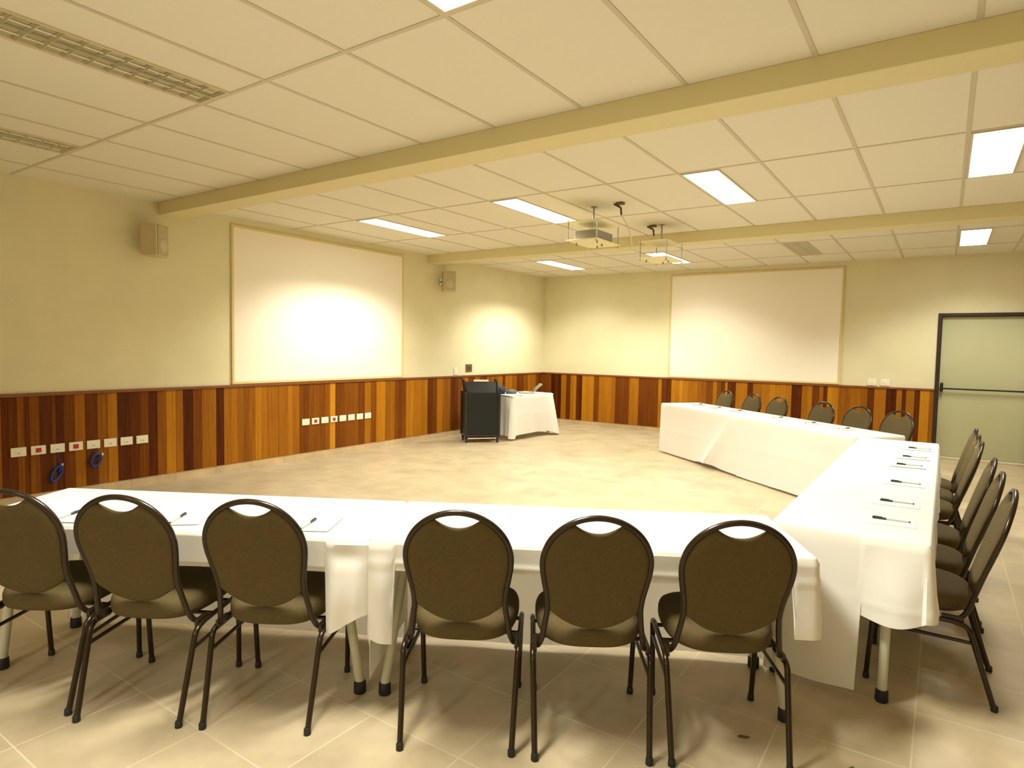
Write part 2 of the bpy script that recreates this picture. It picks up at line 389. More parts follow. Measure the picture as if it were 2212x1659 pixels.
# ------------------------------------------------------------------ tables
TT = .702
def leg_mesh(x0, y0, x1, y1):
    bm = BM(); tube(bm, [(x0, y0, TT-.03), (x1, y1, .04)], .0195, 14); return bm
def make_table(L=1.73, W=.60):
    t = thing('folding_table', 'x', 'table', (0, 0, 0), 0, 'tables of the horseshoe')
    bm = BM(); box(bm, .01, L-.01, .01, W-.01, TT-.025, TT); obj('tabletop', bm, 'top', t, bevel=.004)
    bm = BM(); box(bm, .12, L-.12, .09, .11, TT-.075, TT-.026); box(bm, .12, L-.12, W-.13, W-.11, TT-.075, TT-.026); obj('apron_rail', bm, 'greytube', t)
    for (x, s) in ((.05, 1), (L-.05, -1)):
        for y in (.14, W-.035):
            lg = obj('leg', leg_mesh(x+s*.10, y, x, y), 'greytube', t, smooth=True)
            bm = BM(); lathe(bm, [(.024, 0), (.026, .004), (.025, .045), (.021, .052)], 16, (x, y, 0)); obj('foot_cap', bm, 'rubber', lg, smooth=True)
    return t
A1 = radians(29.4)
u1 = Vector((cos(A1), sin(A1), 0)); n1 = Vector((sin(A1), -cos(A1), 0))
P1 = Vector((3.002, -9.482, 0))     # far left corner of near row; its local y runs toward the viewer: use rotation with flip
# local frame of a table: x along length, y across; near row origin at its near-left corner, y pointing away from the viewer
T0 = make_table()
def rowpt(x, y): return P1+u1*x+n1*(.6-y)
T0.location = rowpt(0, 0); T0.rotation_euler = (0, 0, A1); T0['label'] = 'folding table under the near row, left half, leg at the cloth gap'
dup(T0, rowpt(1.737, 0), A1, 'folding table under the near row, right half, leg behind rightmost near chair')
CX1 = 6.652
dup(T0, (CX1, -7.86, 0), pi/2, 'folding table of the right column, nearer one, pale leg showing at its near end')
dup(T0, (CX1, -6.09, 0), pi/2, 'folding table of the right column, farther one, hidden under white cloth')
A3 = radians(-40.2); u3 = Vector((cos(A3), sin(A3), 0)); n3 = Vector((-sin(A3), cos(A3), 0))
P3 = Vector((3.317, -2.092, 0))
def farpt(x, y): return P3+u3*x+n3*y
dup(T0, farpt(0, 0), A3, 'folding table of the far row, left one, hidden under white cloth to the floor')
dup(T0, farpt(1.77, 0), A3, 'folding table of the far row, right one, hidden under white cloth to the floor')

def smooth01(a, b, x):
    t = min(1, max(0, (x-a)/(b-a))); return t*t*(3-2*t)

def cloth(name, label, group, loc, rotz, L, W, T, drop, flare, crease=(), rows=26, step=.011, rad=.012, x0=0, x1=None, cornerR=.02, seed=0):
    """sheet over a table: drop(side, t, x, y) = how far it hangs there, flare(side,t,depth)= how far it stands off.
    sides: 0 = y=0 edge, 1 = x=L edge, 2 = y=W edge, 3 = x=0 edge"""
    bm = BM(); P = []
    R = cornerR
    def arc(cx, cy, a0, side):
        for k in range(1, 6):
            a = a0+pi/2*k/6; P.append((cx+R*cos(a), cy+R*sin(a), cos(a), sin(a), side+.5, k/6))
    n = int(L/step); m = int(W/step)
    for k in range(n+1): P.append((R+(L-2*R)*k/n, 0, 0, -1, 0, k/n))
    arc(L-R, R, -pi/2, 0)
    for k in range(m+1): P.append((L, R+(W-2*R)*k/m, 1, 0, 1, k/m))
    arc(L-R, W-R, 0, 1)
    for k in range(n+1): P.append((L-R-(L-2*R)*k/n, W, 0, 1, 2, 1-k/n))
    arc(R, W-R, pi/2, 2)
    for k in range(m+1): P.append((0, W-R-(W-2*R)*k/m, -1, 0, 3, 1-k/m))
    arc(R, R, pi, 3)
    top = []; cols = []
    for (x, y, nx, ny, side, t) in P:
        d = drop(side, t, x, y); col = []
        for j in range(rows+1):
            if j <= 3:
                a = j/3*pi/2; off = rad*sin(a)-rad; z = T-rad+rad*cos(a)
                dep = 0
            else:
                dep = (d-rad)*(j-3)/(rows-3); z = T-rad-dep
                off = flare(side, t, x, y, dep, d)
                for (zc, h) in crease: off += h*math.exp(-((z-zc)/.012)**2)
            col.append(bm.verts.new((x+nx*off, y+ny*off, z)))
        cols.append(col)
    bm.faces.new([c[0] for c in cols])
    for A, B in zip(cols, cols[1:]+cols[:1]):
        for j in range(rows): bm.faces.new([A[j], A[j+1], B[j+1], B[j]])
    o = obj(name, bm, 'cloth', smooth=True)
    o.location = loc; o.rotation_euler = (0, 0, rotz)

    return tag(o, label, 'tablecloth', group)
TC = .708
def rip(x, amp, f, ph=0): return amp*(sin(x*f+ph)+.5*sin(x*f*2.3+1.7*ph+.6))

# near row, left cloth: local y=0 is the edge toward the chairs
def dropA(side, t, x, y):
    if side == 2 or side == 1.5 or side == 2.5: return .69+.004*sin(x*5)
    if side == 1: return .58
    if side in (0, .5):
        if x > 1.605: return .375-.075*smooth01(1.61, 1.77, x)
        return .122+.004*sin(x*7)
    return .125
def flareA(side, t, x, y, dep, d):
    k = dep/.6
    if side in (0, .5):
        if x > 1.605:
            s = (x-1.605)/.16
            return .012+.035*sin(min(1, s)*pi)*smooth01(0, .25, dep)+.022*sin(s*9+.4)*k-.012*math.exp(-((dep-.06)/.03)**2)*sin(min(1, s)*pi)
        return .004+rip(x, .003, 9)*dep/.1
    if side in (2, 1.5, 2.5): return .002+.012*k+rip(x, .006, 6)*k
    return .001
cloth('tablecloth', 'white cloth on the near row, left half, corner hanging beside the middle gap', 'white tablecloths', rowpt(-.01, -.01), A1, 1.77, .62, TC, dropA, flareA)
def dropB(side, t, x, y):
    if side in (2, 1.5, 2.5): return .685+.004*sin(x*4)
    if side == 3: return .46
    if side == 1: return .30
    if side in (0, 3.5, .5):
        if x < .10: return .395+.02*x/.1
        if x > 1.615: return .30
        return .118+.004*sin(x*6+1)
    return .3
def flareB(side, t, x, y, dep, d):
    k = dep/.6
    if side in (0, 3.5, .5):
        if x < .10: return .010+.022*sin(min(1, x/.10)*pi)*smooth01(0, .2, dep)
        if x > 1.615: return .008+.018*smooth01(0, .3, dep)
        return .004+rip(x, .003, 8, 1)*dep/.1
    if side in (2, 1.5, 2.5): return .002+.010*k+rip(x, .006, 5, 2)*k
    if side == 1: return .008+.02*smooth01(0, .3, dep)
    return .001
cloth('tablecloth', 'white cloth on the near row, right half, behind three chair backs', 'white tablecloths', rowpt(1.764, -.01), A1, 1.70, .62, TC+.001, dropB, flareB, crease=((.617, .004),))
# right column: local x = +world y, local y = -world x ; y=0 edge is the chair side (x=CX1)
def dropC(side, t, x, y):
    if side == 3:      # near end, y: 0 at chair side
        if y > .245: return .668+.004*sin(y*20)
        return .335+.028*sin(min(1, y/.245)*pi)+.02*(1-y/.245)*-1
    if side in (2, 1.5): return .68
    if side == 2.5: return .675
    if side == 3.5: return .31
    if side in (0, .5): return .29 if x < .12 else .235+.012*sin(x*5)
    return .5
def flareC(side, t, x, y, dep, d):
    k = dep/.3
    if side in (0, .5, 3.5): return .004+.014*k+rip(x, .006, 8, .5)*k+(.012*k if x < .15 else 0)
    if side == 3:
        if y > .245: return .004+.006*dep
        return .008+.024*sin(min(1, y/.24)*pi*1.0)*smooth01(0, .25, dep)+.008*sin(y*24)*k
    return .003+.012*dep
cloth('tablecloth', 'white cloth on the right column, nearer half, long panel down to the floor', 'white tablecloths', (CX1+.008, -7.875, 0), pi/2, 1.77, .605, TC+.003, dropC, flareC, crease=((.43, .003),))
def dropD(side, t, x, y):
    if side in (2, 1.5, 2.5): return .68
    if side in (0, .5, 3.5): return .232+.010*sin(x*4)+(.12*smooth01(1.67, 1.76, x))
    if side == 1: return .4
    return .2
def flareD(side, t, x, y, dep, d):
    k = dep/.3
    if side in (0, .5, 3.5): return .004+.020*k+rip(x, .008, 7, .2)*k
    return .002+.01*dep if side in (2, 1.5, 2.5, 1) else .001
cloth('tablecloth', 'white cloth on the right column, farther half next to the far row', 'white tablecloths', (CX1+.008, -6.10, 0), pi/2, 1.78, .605, TC+.001, dropD, flareD)
# far row, y=0 edge faces the viewer and hangs to the floor
def dropE(side, t, x, y):
    if side in (0, .5, 3.5): return .685-.035*math.exp(-((x-1.25)/.25)**2)
    if side in (2, 1.5, 2.5): return .16
    return .5
def flareE(side, t, x, y, dep, d):
    k = dep/.65
    if side in (0, .5, 3.5):
        c = 1.74-.75*dep      # slanting fold running down from the joint of the two cloths
        return .003+.01*k+rip(x, .004, 6)*k+.05*k*math.exp(-((x-c)/.10)**2)+.02*k*(x < c)*math.exp(-((x-c)/.35)**2)
    return .002+.01*k
cloth('tablecloth', 'white cloth on the far row, left half, with a slanting fold at its hem', 'white tablecloths', farpt(-.01, -.01), A3, 1.845, .62, TC, dropE, flareE, crease=((.35, .004), (.62, .002)))
def dropF(side, t, x, y):
    if side in (0, .5, 3.5): return .69+.004*sin(x*5)
    if side in (2, 1.5, 2.5): return .16
    return .12 if side == 1 else .6
def flareF(side, t, x, y, dep, d):
    k = dep/.65
    if side in (0, .5, 3.5): return .003+.012*k+rip(x, .005, 7, 2)*k
    return .002+.01*k
cloth('tablecloth', 'white cloth on the far row, right half, meeting the right column', 'white tablecloths', farpt(1.838, -.01), A3, 1.68, .62, TC+.0012, dropF, flareF, crease=((.38, .004), (.62, .002)))

# ------------------------------------------------------------------ banquet chair
def ring_pad(outline, center, rings, surf, blend=0):
    """outline: list of 2D pts (star shaped about center); rings: (rho, thick) ; surf(p2, side*thick)->Vector"""
    bm = BM(); n = len(outline); c = Vector(center)
    sides = []
    for s in (1, -1):
        R = []
        for rho, th in rings:
            rad = [(Vector(q)-c).length for q in outline]; row = []
            for it in range(int(max(0, .985-rho)*140) if blend else 0): rad = [(rad[i-1]+2*rad[i]+rad[(i+1) % n])/4 for i in range(n)]
            for q, ra in zip(outline, rad):
                row.append(bm.verts.new(surf(c+(Vector(q)-c).normalized()*ra*rho, s*th)))
            R.append(row)
        cv = bm.verts.new(surf(c, s*rings[0][1]))
        for k in range(n): bm.faces.new([cv, R[0][k], R[0][(k+1) % n]])
        for A, B in zip(R, R[1:]):
            for k in range(n): bm.faces.new([A[k], A[(k+1) % n], B[(k+1) % n], B[k]])
        sides.append(R[-1])
    A, B = sides
    for k in range(n): bm.faces.new([A[k], A[(k+1) % n], B[(k+1) % n], B[k]])
    return bm
def interp(tab, z):
    if z <= tab[0][0]: return tab[0][1]
    for (a, va), (b, vb) in zip(tab, tab[1:]):
        if z <= b:
            t = (z-a)/(b-a); t = t*t*(3-2*t) if len(tab) < 0 else t
            return va+(vb-va)*t
    return tab[-1][1]
FT = [(.36, .118), (.46, .088), (.56, .057), (.66, .027), (.76, -.002), (.84, -.024), (.92, -.045)]
def backF(z): return interp(FT, z)
HW = [(.365, .190), (.42, .181), (.48, .172), (.53, .167), (.58, .170), (.63, .179), (.68, .187), (.712, .189)]
def make_chair():
    t = thing('banquet_chair', 'x', 'chair')
    # backrest pad
    def hw_in(z): return interp(HW, z)-.008
    zc, Rr = .712, .181
    out = []
    a0 = math.asin(.084/Rr); SQ = .935
    for k in range(0, 15):                       # right side up
        z = .525+(zc-.525)*k/15; out.append((hw_in(z), z))
    for k in range(0, 15):
        a = (pi/2-a0)*k/13; out.append((Rr*cos(a), zc+SQ*Rr*sin(a)))
    for k in range(1, 12):                       # handle cutout
        x = .084-.168*k/12; out.append((x, .827+(zc+SQ*Rr*cos(a0)-.827)*(abs(x)/.084)**2))
    for k in range(13, -1, -1):
        a = (pi/2-a0)*k/13; out.append((-Rr*cos(a), zc+SQ*Rr*sin(a)))
    for k in range(14, -1, -1):
        z = .525+(zc-.525)*k/15; out.append((-hw_in(z), z))
    for k in range(1, 16):
        x = -hw_in(.525)*(1-2*k/16); out.append((x, .447+.078*(abs(x)/hw_in(.525))**2.2))
    ac = atan2(zc+SQ*Rr*cos(a0)-.66, .084); CA = (ac, pi-ac)
    pol = sorted((atan2(q[1]-.66, q[0]) % (2*pi), sqrt(q[0]**2+(q[1]-.66)**2)) for q in out)
    pol = [(pol[-1][0]-2*pi, pol[-1][1])]+pol+[(pol[0][0]+2*pi, pol[0][1])]; NA = 96; out = []
    for k in range(NA):
        a = 2*pi*(k+.5)/NA
        for ca in CA: a = ca if abs(a-ca) < pi/NA else a
        ra = interp(pol, a)*1.012; out.append((ra*cos(a), .66+ra*sin(a)))
    rings = [(.2, .0225), (.4, .022), (.6, .021), (.75, .0195), (.85, .018), (.92, .0155), (.965, .012), (.99, .007)]
    bm = ring_pad(out, (0, .66), rings, lambda p, th: Vector((p[0], backF(p[1])+th+.004*(1-(p[0]/.19)**2), p[1])), blend=.165)
    obj('backrest', bm, 'fabric', t, smooth='all')
    # hoop
    pts = []
    pts.append((-.200, .190, .352)); pts.append((-.197, .135, .358))
    for z in (.40, .44, .48, .53, .58, .63, .68): pts.append((-interp(HW, z), backF(z), z))
    for k in range(0, 25):
        a = pi-pi*k/24; x, z = .189*cos(a), zc+.189*sin(a)*.935; pts.append((x, backF(z), z))
    for z in (.68, .63, .58, .53, .48, .44, .40): pts.append((interp(HW, z), backF(z), z))
    pts.append((.197, .135, .358)); pts.append((.200, .190, .352))
    bm = BM(); tube(bm, catmull(pts, 3), .0108, 12); obj('back_frame', bm, 'tube', t, smooth=True)
    # seat
    def sup(a, wx, wy, cy, e):
        c, s = cos(a), sin(a)
        return (wx*math.copysign(abs(c)**e, c), cy+wy*math.copysign(abs(s)**e, s))
    so = []
    for k in range(56):
        a = 2*pi*k/56; x, y = sup(a, .208, .212, .305, .62)
        x *= 1.0-.10*smooth01(.35, .08, y); so.append((x, y))
    def seat(p, th):
        x, y = p
        if th > 0: return Vector((x, y, .412+th*1.0-.008*((y-.3)/.2)**2+.012*smooth01(.3, .5, y)*0))
        return Vector((x, y, .402+th*.95))
    bm = ring_pad(so, (0, .305), [(.3, .046), (.6, .0455), (.8, .044), (.90, .039), (.96, .031), (.985, .021), (1.0, .009)], seat)
    obj('seat', bm, 'fabric', t, smooth='all')
    # side rails + cross bars under the seat
    bm = BM()
    for s in (-1, 1):
        tube(bm, fillet([(s*.216, .40, .345), (s*.216, .15, .345)], .02), .0098, 12)
    tube(bm, [(-.21, .24, .345), (.21, .24, .345)], .008, 10); tube(bm, [(-.21, .38, .342), (.21, .38, .342)], .008, 10)
    for s in (-1, 1): box(bm, s*.207-.006, s*.207+.006, .12, .20, .338, .368)
    obj('seat_frame', bm, 'tube', t, smooth=True)
    for s in (-1, 1):
        bm = BM(); tube(bm, catmull(fillet([(s*.216, .16, .345), (s*.216, .105, .335), (s*.213, .085, .275), (s*.203, .004, .012)], .035, 5), 1), .0108, 12)
        lg = obj('leg', bm, 'tube', t, smooth=True)
        bm = BM(); lathe(bm, [(.0130, 0), (.0138, .003), (.0132, .022), (.0108, .026)], 12, (s*.203, .002, 0)); obj('foot_cap', bm, 'rubber', lg, smooth=True)
        bm = BM(); tube(bm, fillet([(s*.216, .39, .345), (s*.216, .445, .338), (s*.212, .455, .27), (s*.205, .468, .012)], .035, 5), .0108, 12)
        lg = obj('leg', bm, 'tube', t, smooth=True)
        bm = BM(); lathe(bm, [(.0130, 0), (.0138, .003), (.0132, .022), (.0108, .026)], 12, (s*.205, .468, 0)); obj('foot_cap', bm, 'rubber', lg, smooth=True)
        bm = BM(); tube(bm, [(s*.2125, .086, .268), (s*.212, .455, .268)], .0078, 10); obj('stretcher', bm, 'tube', t, smooth=True)
    return t
CH = make_chair()
used = [False]
def chair(x, y, deg, label, group):
    if not used[0]:
        used[0] = True; CH.location = (x, y, 0); CH.rotation_euler = (0, 0, radians(deg)); CH['label'] = label; CH['group'] = group; return CH
    return dup(CH, (x, y, 0), radians(deg), label, group)
g1, g2, g3 = 'chairs along the near row', 'chairs along the right column', 'chairs behind the far row'
for x, y, a, l in [
    (3.735, -9.955, 34, 'olive banquet chair cut off by the left edge of the picture'),
    (4.153, -9.738, 31, 'olive banquet chair in the near row, close beside the cut-off chair'),
    (4.583, -9.482, 31, 'olive banquet chair just left of the hanging cloth corners'),
    (5.274, -9.135, 31, 'olive banquet chair just right of the hanging cloth corners'),
    (5.700, -8.892, 32.5, 'olive banquet chair, middle of the three at the near row right half'),
    (6.114, -8.641, 30, 'largest olive banquet chair, rightmost of the near row')]:
    chair(x, y, a, l, g1)
for i, (y, a, l) in enumerate([
    (-7.42, 90, 'olive banquet chair in side view, nearest along the right column'),
    (-6.93, 90, 'olive banquet chair, second nearest along the right column'),
    (-6.42, 90, 'olive banquet chair, third along the right column, just before the gap'),
    (-5.62, 90, 'olive banquet chair in the right column, just beyond the gap'),
    (-5.15, 91, 'olive banquet chair, second farthest along the right column'),
    (-4.68, 90, 'olive banquet chair, farthest along the right column, near the door')]):
    chair((6.905, 6.893, 6.888, 6.862, 6.862, 6.862)[i], y, a, l, g2)
for i, (s, l) in enumerate([
    (.12, 'olive banquet chair behind the far row, leftmost, facing the viewer'),
    (.75, 'olive banquet chair behind the far row, second from the left end'),
    (1.27, 'olive banquet chair behind the far row, third from the left, before the wider gap'),
    (2.05, 'olive banquet chair behind the far row, just right of the wider gap'),
    (2.58, 'olive banquet chair behind the far row, second from the right end'),
    (3.09, 'olive banquet chair behind the far row, rightmost, nearest the door')]):
    p = farpt(s, .96); chair(p.x, p.y, 139.8, l, g3)

# ------------------------------------------------------------------ pads and pens on the tables
def make_pen():
    t = thing('pen', 'x', 'pen', (0, 0, 0), 0)
    rx = Matrix.Rotation(pi/2, 4, 'Y')
    bm = BM(); tube(bm, [(-.075, 0, .005), (-.02, 0, .005)], .0052, 10); box(bm, -.072, -.035, -.0012, .0012, .009, .0125); obj('cap', bm, 'pencap', t, smooth=True)
    bm = BM(); tube(bm, [(-.02, 0, .005), (.068, 0, .005)], .0036, 8); obj('barrel', bm, 'penbody', t, smooth=True)
    bm = BM(); tube(bm, [(.068, 0, .005), (.074, 0, .005)], .0040, 8); obj('end_plug', bm, 'pencap', t, smooth=True)
    return t
def make_pad():
    bm = BM(); box(bm, -.105, .105, -.075, .075, 0, .003); o = obj('notepad', bm, 'paper'); return tag(o, 'x', 'notepad')
PEN, PAD = make_pen(), make_pad(); usedp = [0]
def place(x, y, rot, where, group, h=.0125, padoff=(0, 0)):
    z = TC+.0035
    lp = 'white notepad '+where; ln = 'dark-capped pen on the notepad '+where
    c, s = cos(rot), sin(rot); ox, oy = padoff
    if usedp[0] == 0:
        PEN.location = (x, y, z+.003); PEN.rotation_euler = (0, 0, rot); PEN['label'] = ln; PEN['group'] = 'pens on the tables'
        PAD.location = (x+c*ox-s*oy, y+s*ox+c*oy, z); PAD.rotation_euler = (0, 0, rot+.08); PAD['label'] = lp; PAD['group'] = 'notepads on the tables'
    else:
        dup(PEN, (x, y, z+.003), rot, ln, 'pens on the tables')
        q = PAD.copy(); COL.objects.link(q); q.location = (x+c*ox-s*oy, y+s*ox+c*oy, z); q.rotation_euler = (0, 0, rot+.08); q['label'] = lp
    usedp[0] += 1
ordn = ['nearest the viewer', 'second nearest', 'third nearest', 'fourth from the near end', 'second farthest', 'farthest']
for i, (x, y) in enumerate([(6.50, -7.545), (6.50, -7.12), (6.51, -6.52), (6.50, -5.80), (6.515, -5.38), (6.53, -4.85)]):
    place(x, y, .02-.03*(i % 3), 'on the right column, '+ordn[i], '', padoff=(-.01, -.012))
for i, (x, y, l) in enumerate([(3.62, -9.725, 'beside the left edge chair'), (4.02, -9.465, 'between the second and third near chairs'), (4.515, -9.185, 'left of the hanging cloth corners')]):
    place(x, y, radians(-62+10*(i == 1)), 'on the near row, '+l, '', padoff=(-.03, .03))
for i, (s, l) in enumerate([(.35, 'leftmost'), (.80, 'second from left'), (1.25, 'third from left'), (2.03, 'third from right'), (2.55, 'second from right'), (3.02, 'rightmost')]):
    p = farpt(s, .37); place(p.x, p.y, A3+pi/2+pi+.1, 'on the far row, '+l, '', padoff=(0, 0))

# ------------------------------------------------------------------ outlet plates on the left wall
def make_plate(red, holes=2):
    t = thing('outlet_plate', 'x', 'wall outlet')
    bm = BM(); box(bm, 0, .008, -.057, .057, -.040, .040); obj('plate', bm, 'white', t, bevel=.003)
    if red:
        bm = BM(); box(bm, .008, .013, -.021, .021, -.020, .020); obj('socket', bm, 'red', t, bevel=.002)
    else:
        bm = BM(); box(bm, .008, .0095, -.024, .024, -.020, .020); obj('socket', bm, 'white', t, bevel=.0006)
        bm = BM()
        for k in range(holes): box(bm, .0095, .0102, -.010+.014*k, -.005+.014*k, -.014, -.004)
        obj('slot', bm, 'slot', t)
    return t
PL, PR = make_plate(False), make_plate(True); up = {0: False, 1: False}
def plate(y, z, red, label, group, k=1.0):
    src = PR if red else PL
    if not up[red]:
        up[red] = True; src.location = (.0205, y, z); src['label'] = label; src['group'] = group; o = src
    else: o = dup(src, (.0205, y, z), 0, label, group)
    return o
order = ['first', 'second', 'third', 'fourth', 'fifth', 'sixth', 'seventh', 'eighth']
for (ya, yb, z, nm) in ((-8.748, -7.715, .475, 'left edge outlet row'), (-5.735, -4.69, .478, 'outlet row under the wall screen')):
    for i in range(8):
        y = ya+(yb-ya)*i/7; r = 1 if i in (1, 3) else 0
        plate(y, z, r, ('outlet plate with red socket, ' if r else 'white outlet plate, ')+order[i]+' in the '+nm, 'outlet plates, '+nm)
# blue network cables
def coil(name, label, y, zt, zc, ry, rz, tilt, plug):
    t = thing(name, label, 'cable', (.03, y, zc), 0, 'blue network cables')
    bm = BM(); pts = []; n = 5
    for k in range(n*24+1):
        a = 2*pi*k/24+pi/2; rr = 1+.13*sin(k*.21)
        yy, zz = ry*rr*cos(a), rz*rr*sin(a)
        pts.append((.012+.010*sin(k*.13+1)+.0*k, yy*cos(tilt)-zz*sin(tilt), yy*sin(tilt)+zz*cos(tilt)))
    tube(bm, pts, .0062, 7)
    s = Vector(pts[0])
    tube(bm, catmull([(.004, -y+zt[0], zt[1]-zc), (.015, (-y+zt[0])*.6, (zt[1]-zc)*.75), (s.x, s.y, s.z+.01), tuple(s)], 6), .0032, 7)
    tube(bm, [(.012, .02, rz*.2), (.018, ry*1.0, rz*.95)], .009, 8)
    obj('cable_coil', bm, 'blue', t, smooth=True)
    bm = BM(); box(bm, .008, .020, plug[0]-.007, plug[0]+.007, plug[1]-.012, plug[1]+.012); obj('plug', bm, 'white', t, bevel=.002)
    return t
coil('network_cable', 'coiled blue network cable hanging low from the third outlet plate', -8.47, (-8.455, .44), .245, .034, .072, -.45, (.045, .075))
coil('network_cable', 'coiled blue network cable hanging from the fifth outlet plate, rounder coil', -8.145, (-8.14, .44), .325, .040, .058, -.25, (.055, .05))
def wallplate(name, label, cat, loc, rotz, w, h, m, detail):
    t = thing(name, label, cat, loc, rotz)
    bm = BM(); box(bm, -w/2, w/2, -.01, 0, -h/2, h/2); obj('plate', bm, m, t, bevel=.003)
    bm = BM(); box(bm, -w*.22, w*.22, -.014, -.01, -h*.22, h*.22); obj('switch_rocker', bm, detail, t, bevel=.002)
    return t
wallplate('wall_control_box', 'square dark bronze wall box above the black lectern', 'wall control', (0, -2.40, 1.108), pi/2, .17, .13, 'bronzeplate', 'slot')
wallplate('light_switch', 'white switch plate on the left wall, left of the bronze wall box', 'light switch', (0, -2.75, 1.06), pi/2, .09, .115, 'white', 'white')
wallplate('light_switch', 'white switch plate beside the door, the left of the pair', 'light switch', (5.778, 0, 1.052), 0, .12, .10, 'white', 'white')
wallplate('light_switch', 'white switch plate beside the door, the right of the pair', 'light switch', (5.945, 0, 1.052), 0, .12, .10, 'white', 'white')

# ------------------------------------------------------------------ wall speakers
def speaker(label, loc, rotz):
    t = thing('wall_speaker', label, 'speaker', loc, rotz, 'wall speakers')   # front faces local -y
    bm = BM(); box(bm, -.10, .10, -.085, .085, -.155, .155); obj('cabinet', bm, 'speaker', t, bevel=.012)
    bm = BM(); box(bm, -.085, .085, -.094, -.085, -.14, .14); g = obj('front_grille', bm, 'grille', t, bevel=.006)
    bm = BM(); lathe(bm, [(.062, 0), (.066, .002), (.060, .006), (.02, .003)], 24, (0, 0, 0), Matrix.Translation((0, -.094, -.045)) @ Matrix.Rotation(pi/2, 4, 'X')); obj('woofer_ring', bm, 'speaker', t, smooth=True)
    bm = BM(); R = Matrix.Rotation(-rotz, 4, 'Z')
    d = -loc[0]
    p0 = R @ Vector((0, 0, 0)); p1 = R @ Vector((d+.005, 0, 0))
    tube(bm, [(p0.x, p0.y, 0), (p1.x, p1.y, 0)], .014, 10)
    q = R @ Matrix.Translation((d, 0, 0)); box(bm, 0, .008, -.03, .03, -.05, .05, R @ Matrix.Translation((d+.0005, 0, 0)))
    obj('bracket', bm, 'chrome', t, smooth=True)
    return t
speaker('beige wall speaker on the left wall left of the screen, seen from its side', (.165, -7.64, 2.455), radians(122))
speaker('small beige wall speaker with round woofer, between the wall screen and the corner', (.165, -3.14, 2.485), radians(51))

# ------------------------------------------------------------------ hanging projector platforms
def platform(label, cx, cy, ztop, zlow, px, py, w=.33, l=.50):
    t = thing('projector_platform', label, 'projector mount', (cx, cy, zlow), 0, 'hanging projector platforms')
    bm = BM(); box(bm, -w/2, w/2, -l/2, l/2, -.006, .006); obj('lower_plate', bm, 'cream', t, bevel=.002)
    bm = BM(); h = ztop-zlow; box(bm, -w/2, w/2, -l/2, l/2, h-.004, h+.004); obj('upper_plate', bm, 'cream', t, bevel=.002)
    for sx in (-1, 1):
        for sy in (-1, 1):
            bm = BM(); tube(bm, [(sx*(w/2-.015), sy*(l/2-.015), -.028), (sx*(w/2-.015), sy*(l/2-.015), h+.02)], .0055, 8); obj('corner_rod', bm, 'chrome', t, smooth=True)
    bm = BM(); tube(bm, [(px-cx, py-cy, h+.004), (px-cx, py-cy, H-zlow-.012)], .010, 12); lathe(bm, [(.03, 0), (.03, .008), (.014, .012)], 20, (px-cx, py-cy, H-zlow-.0125)); obj('hanging_pole', bm, 'chrome', t, smooth=True)
    bm = BM()
    for sx, sy in ((-.4, -.2), (.35, -.3), (-.1, .3), (.2, .1)):
        lathe(bm, [(.007, -.030), (.009, -.026), (.009, -.006)], 10, (sx*w, sy*l, 0))
    obj('fixing_bolt', bm, 'chrome', t, smooth=True)
    return t
platform('cream hanging platform carrying a grey projector, nearer of the two', 3.775, -5.25, 2.675, 2.50, 3.73, -5.17)
platform('empty cream hanging platform right of the projector, lit lamp behind it', 3.99, -4.02, 2.655, 2.475, 3.98, -4.0)
t = thing('projector', 'grey projector standing on the nearer hanging platform', 'projector', (3.775, -5.25, 2.507), 0)
bm = BM(); box(bm, -.125, .125, -.17, .17, .012, .095); obj('case', bm, 'proj', t, bevel=.012)
bm = BM(); lathe(bm, [(.034, 0), (.034, .02), (.026, .022)], 20, (0, 0, 0), Matrix.Translation((-.125, .06, .055)) @ Matrix.Rotation(-pi/2, 4, 'Y')); obj('lens', bm, 'blackgloss', t, smooth=True)
bm = BM()
for sx in (-1, 1):
    for sy in (-1, 1): lathe(bm, [(.012, 0), (.012, .014)], 12, (sx*.10, sy*.14, -.001))
obj('foot', bm, 'rubber', t)
# ceiling cable drops
def cabledrop(label, x, y, end, mid):
    t = thing('ceiling_cable_drop', label, 'ceiling cable', (x, y, H), 0, 'ceiling cable drops')
    bm = BM(); box(bm, -.035, .035, -.03, .03, -.022, -.001); obj('ceiling_box', bm, 'bronzeplate', t, bevel=.004)
    bm = BM(); tube(bm, catmull([(-.06, -.02, -.012), (-.03, .0, -.03), (0, .01, -.05), (.01, .0, -.09), (.015, 0, -.12)], 5), .009, 8); obj('plug', bm, 'slot', t, smooth=True)
    bm = BM(); tube(bm, catmull([(.015, 0, -.12), mid, end], 8), .0055, 8); obj('cable', bm, 'cable', t, smooth=True)
    return t
cabledrop('ceiling plug box with pale cable dangling between the two hanging platforms', 4.036, -5.22, (.10, .07, -.42), (.075, .05, -.26))
cabledrop('ceiling plug box with short cable running to the empty hanging platform', 3.883, -4.02, (-.03, -.03, -.215), (-.01, -.02, -.17))

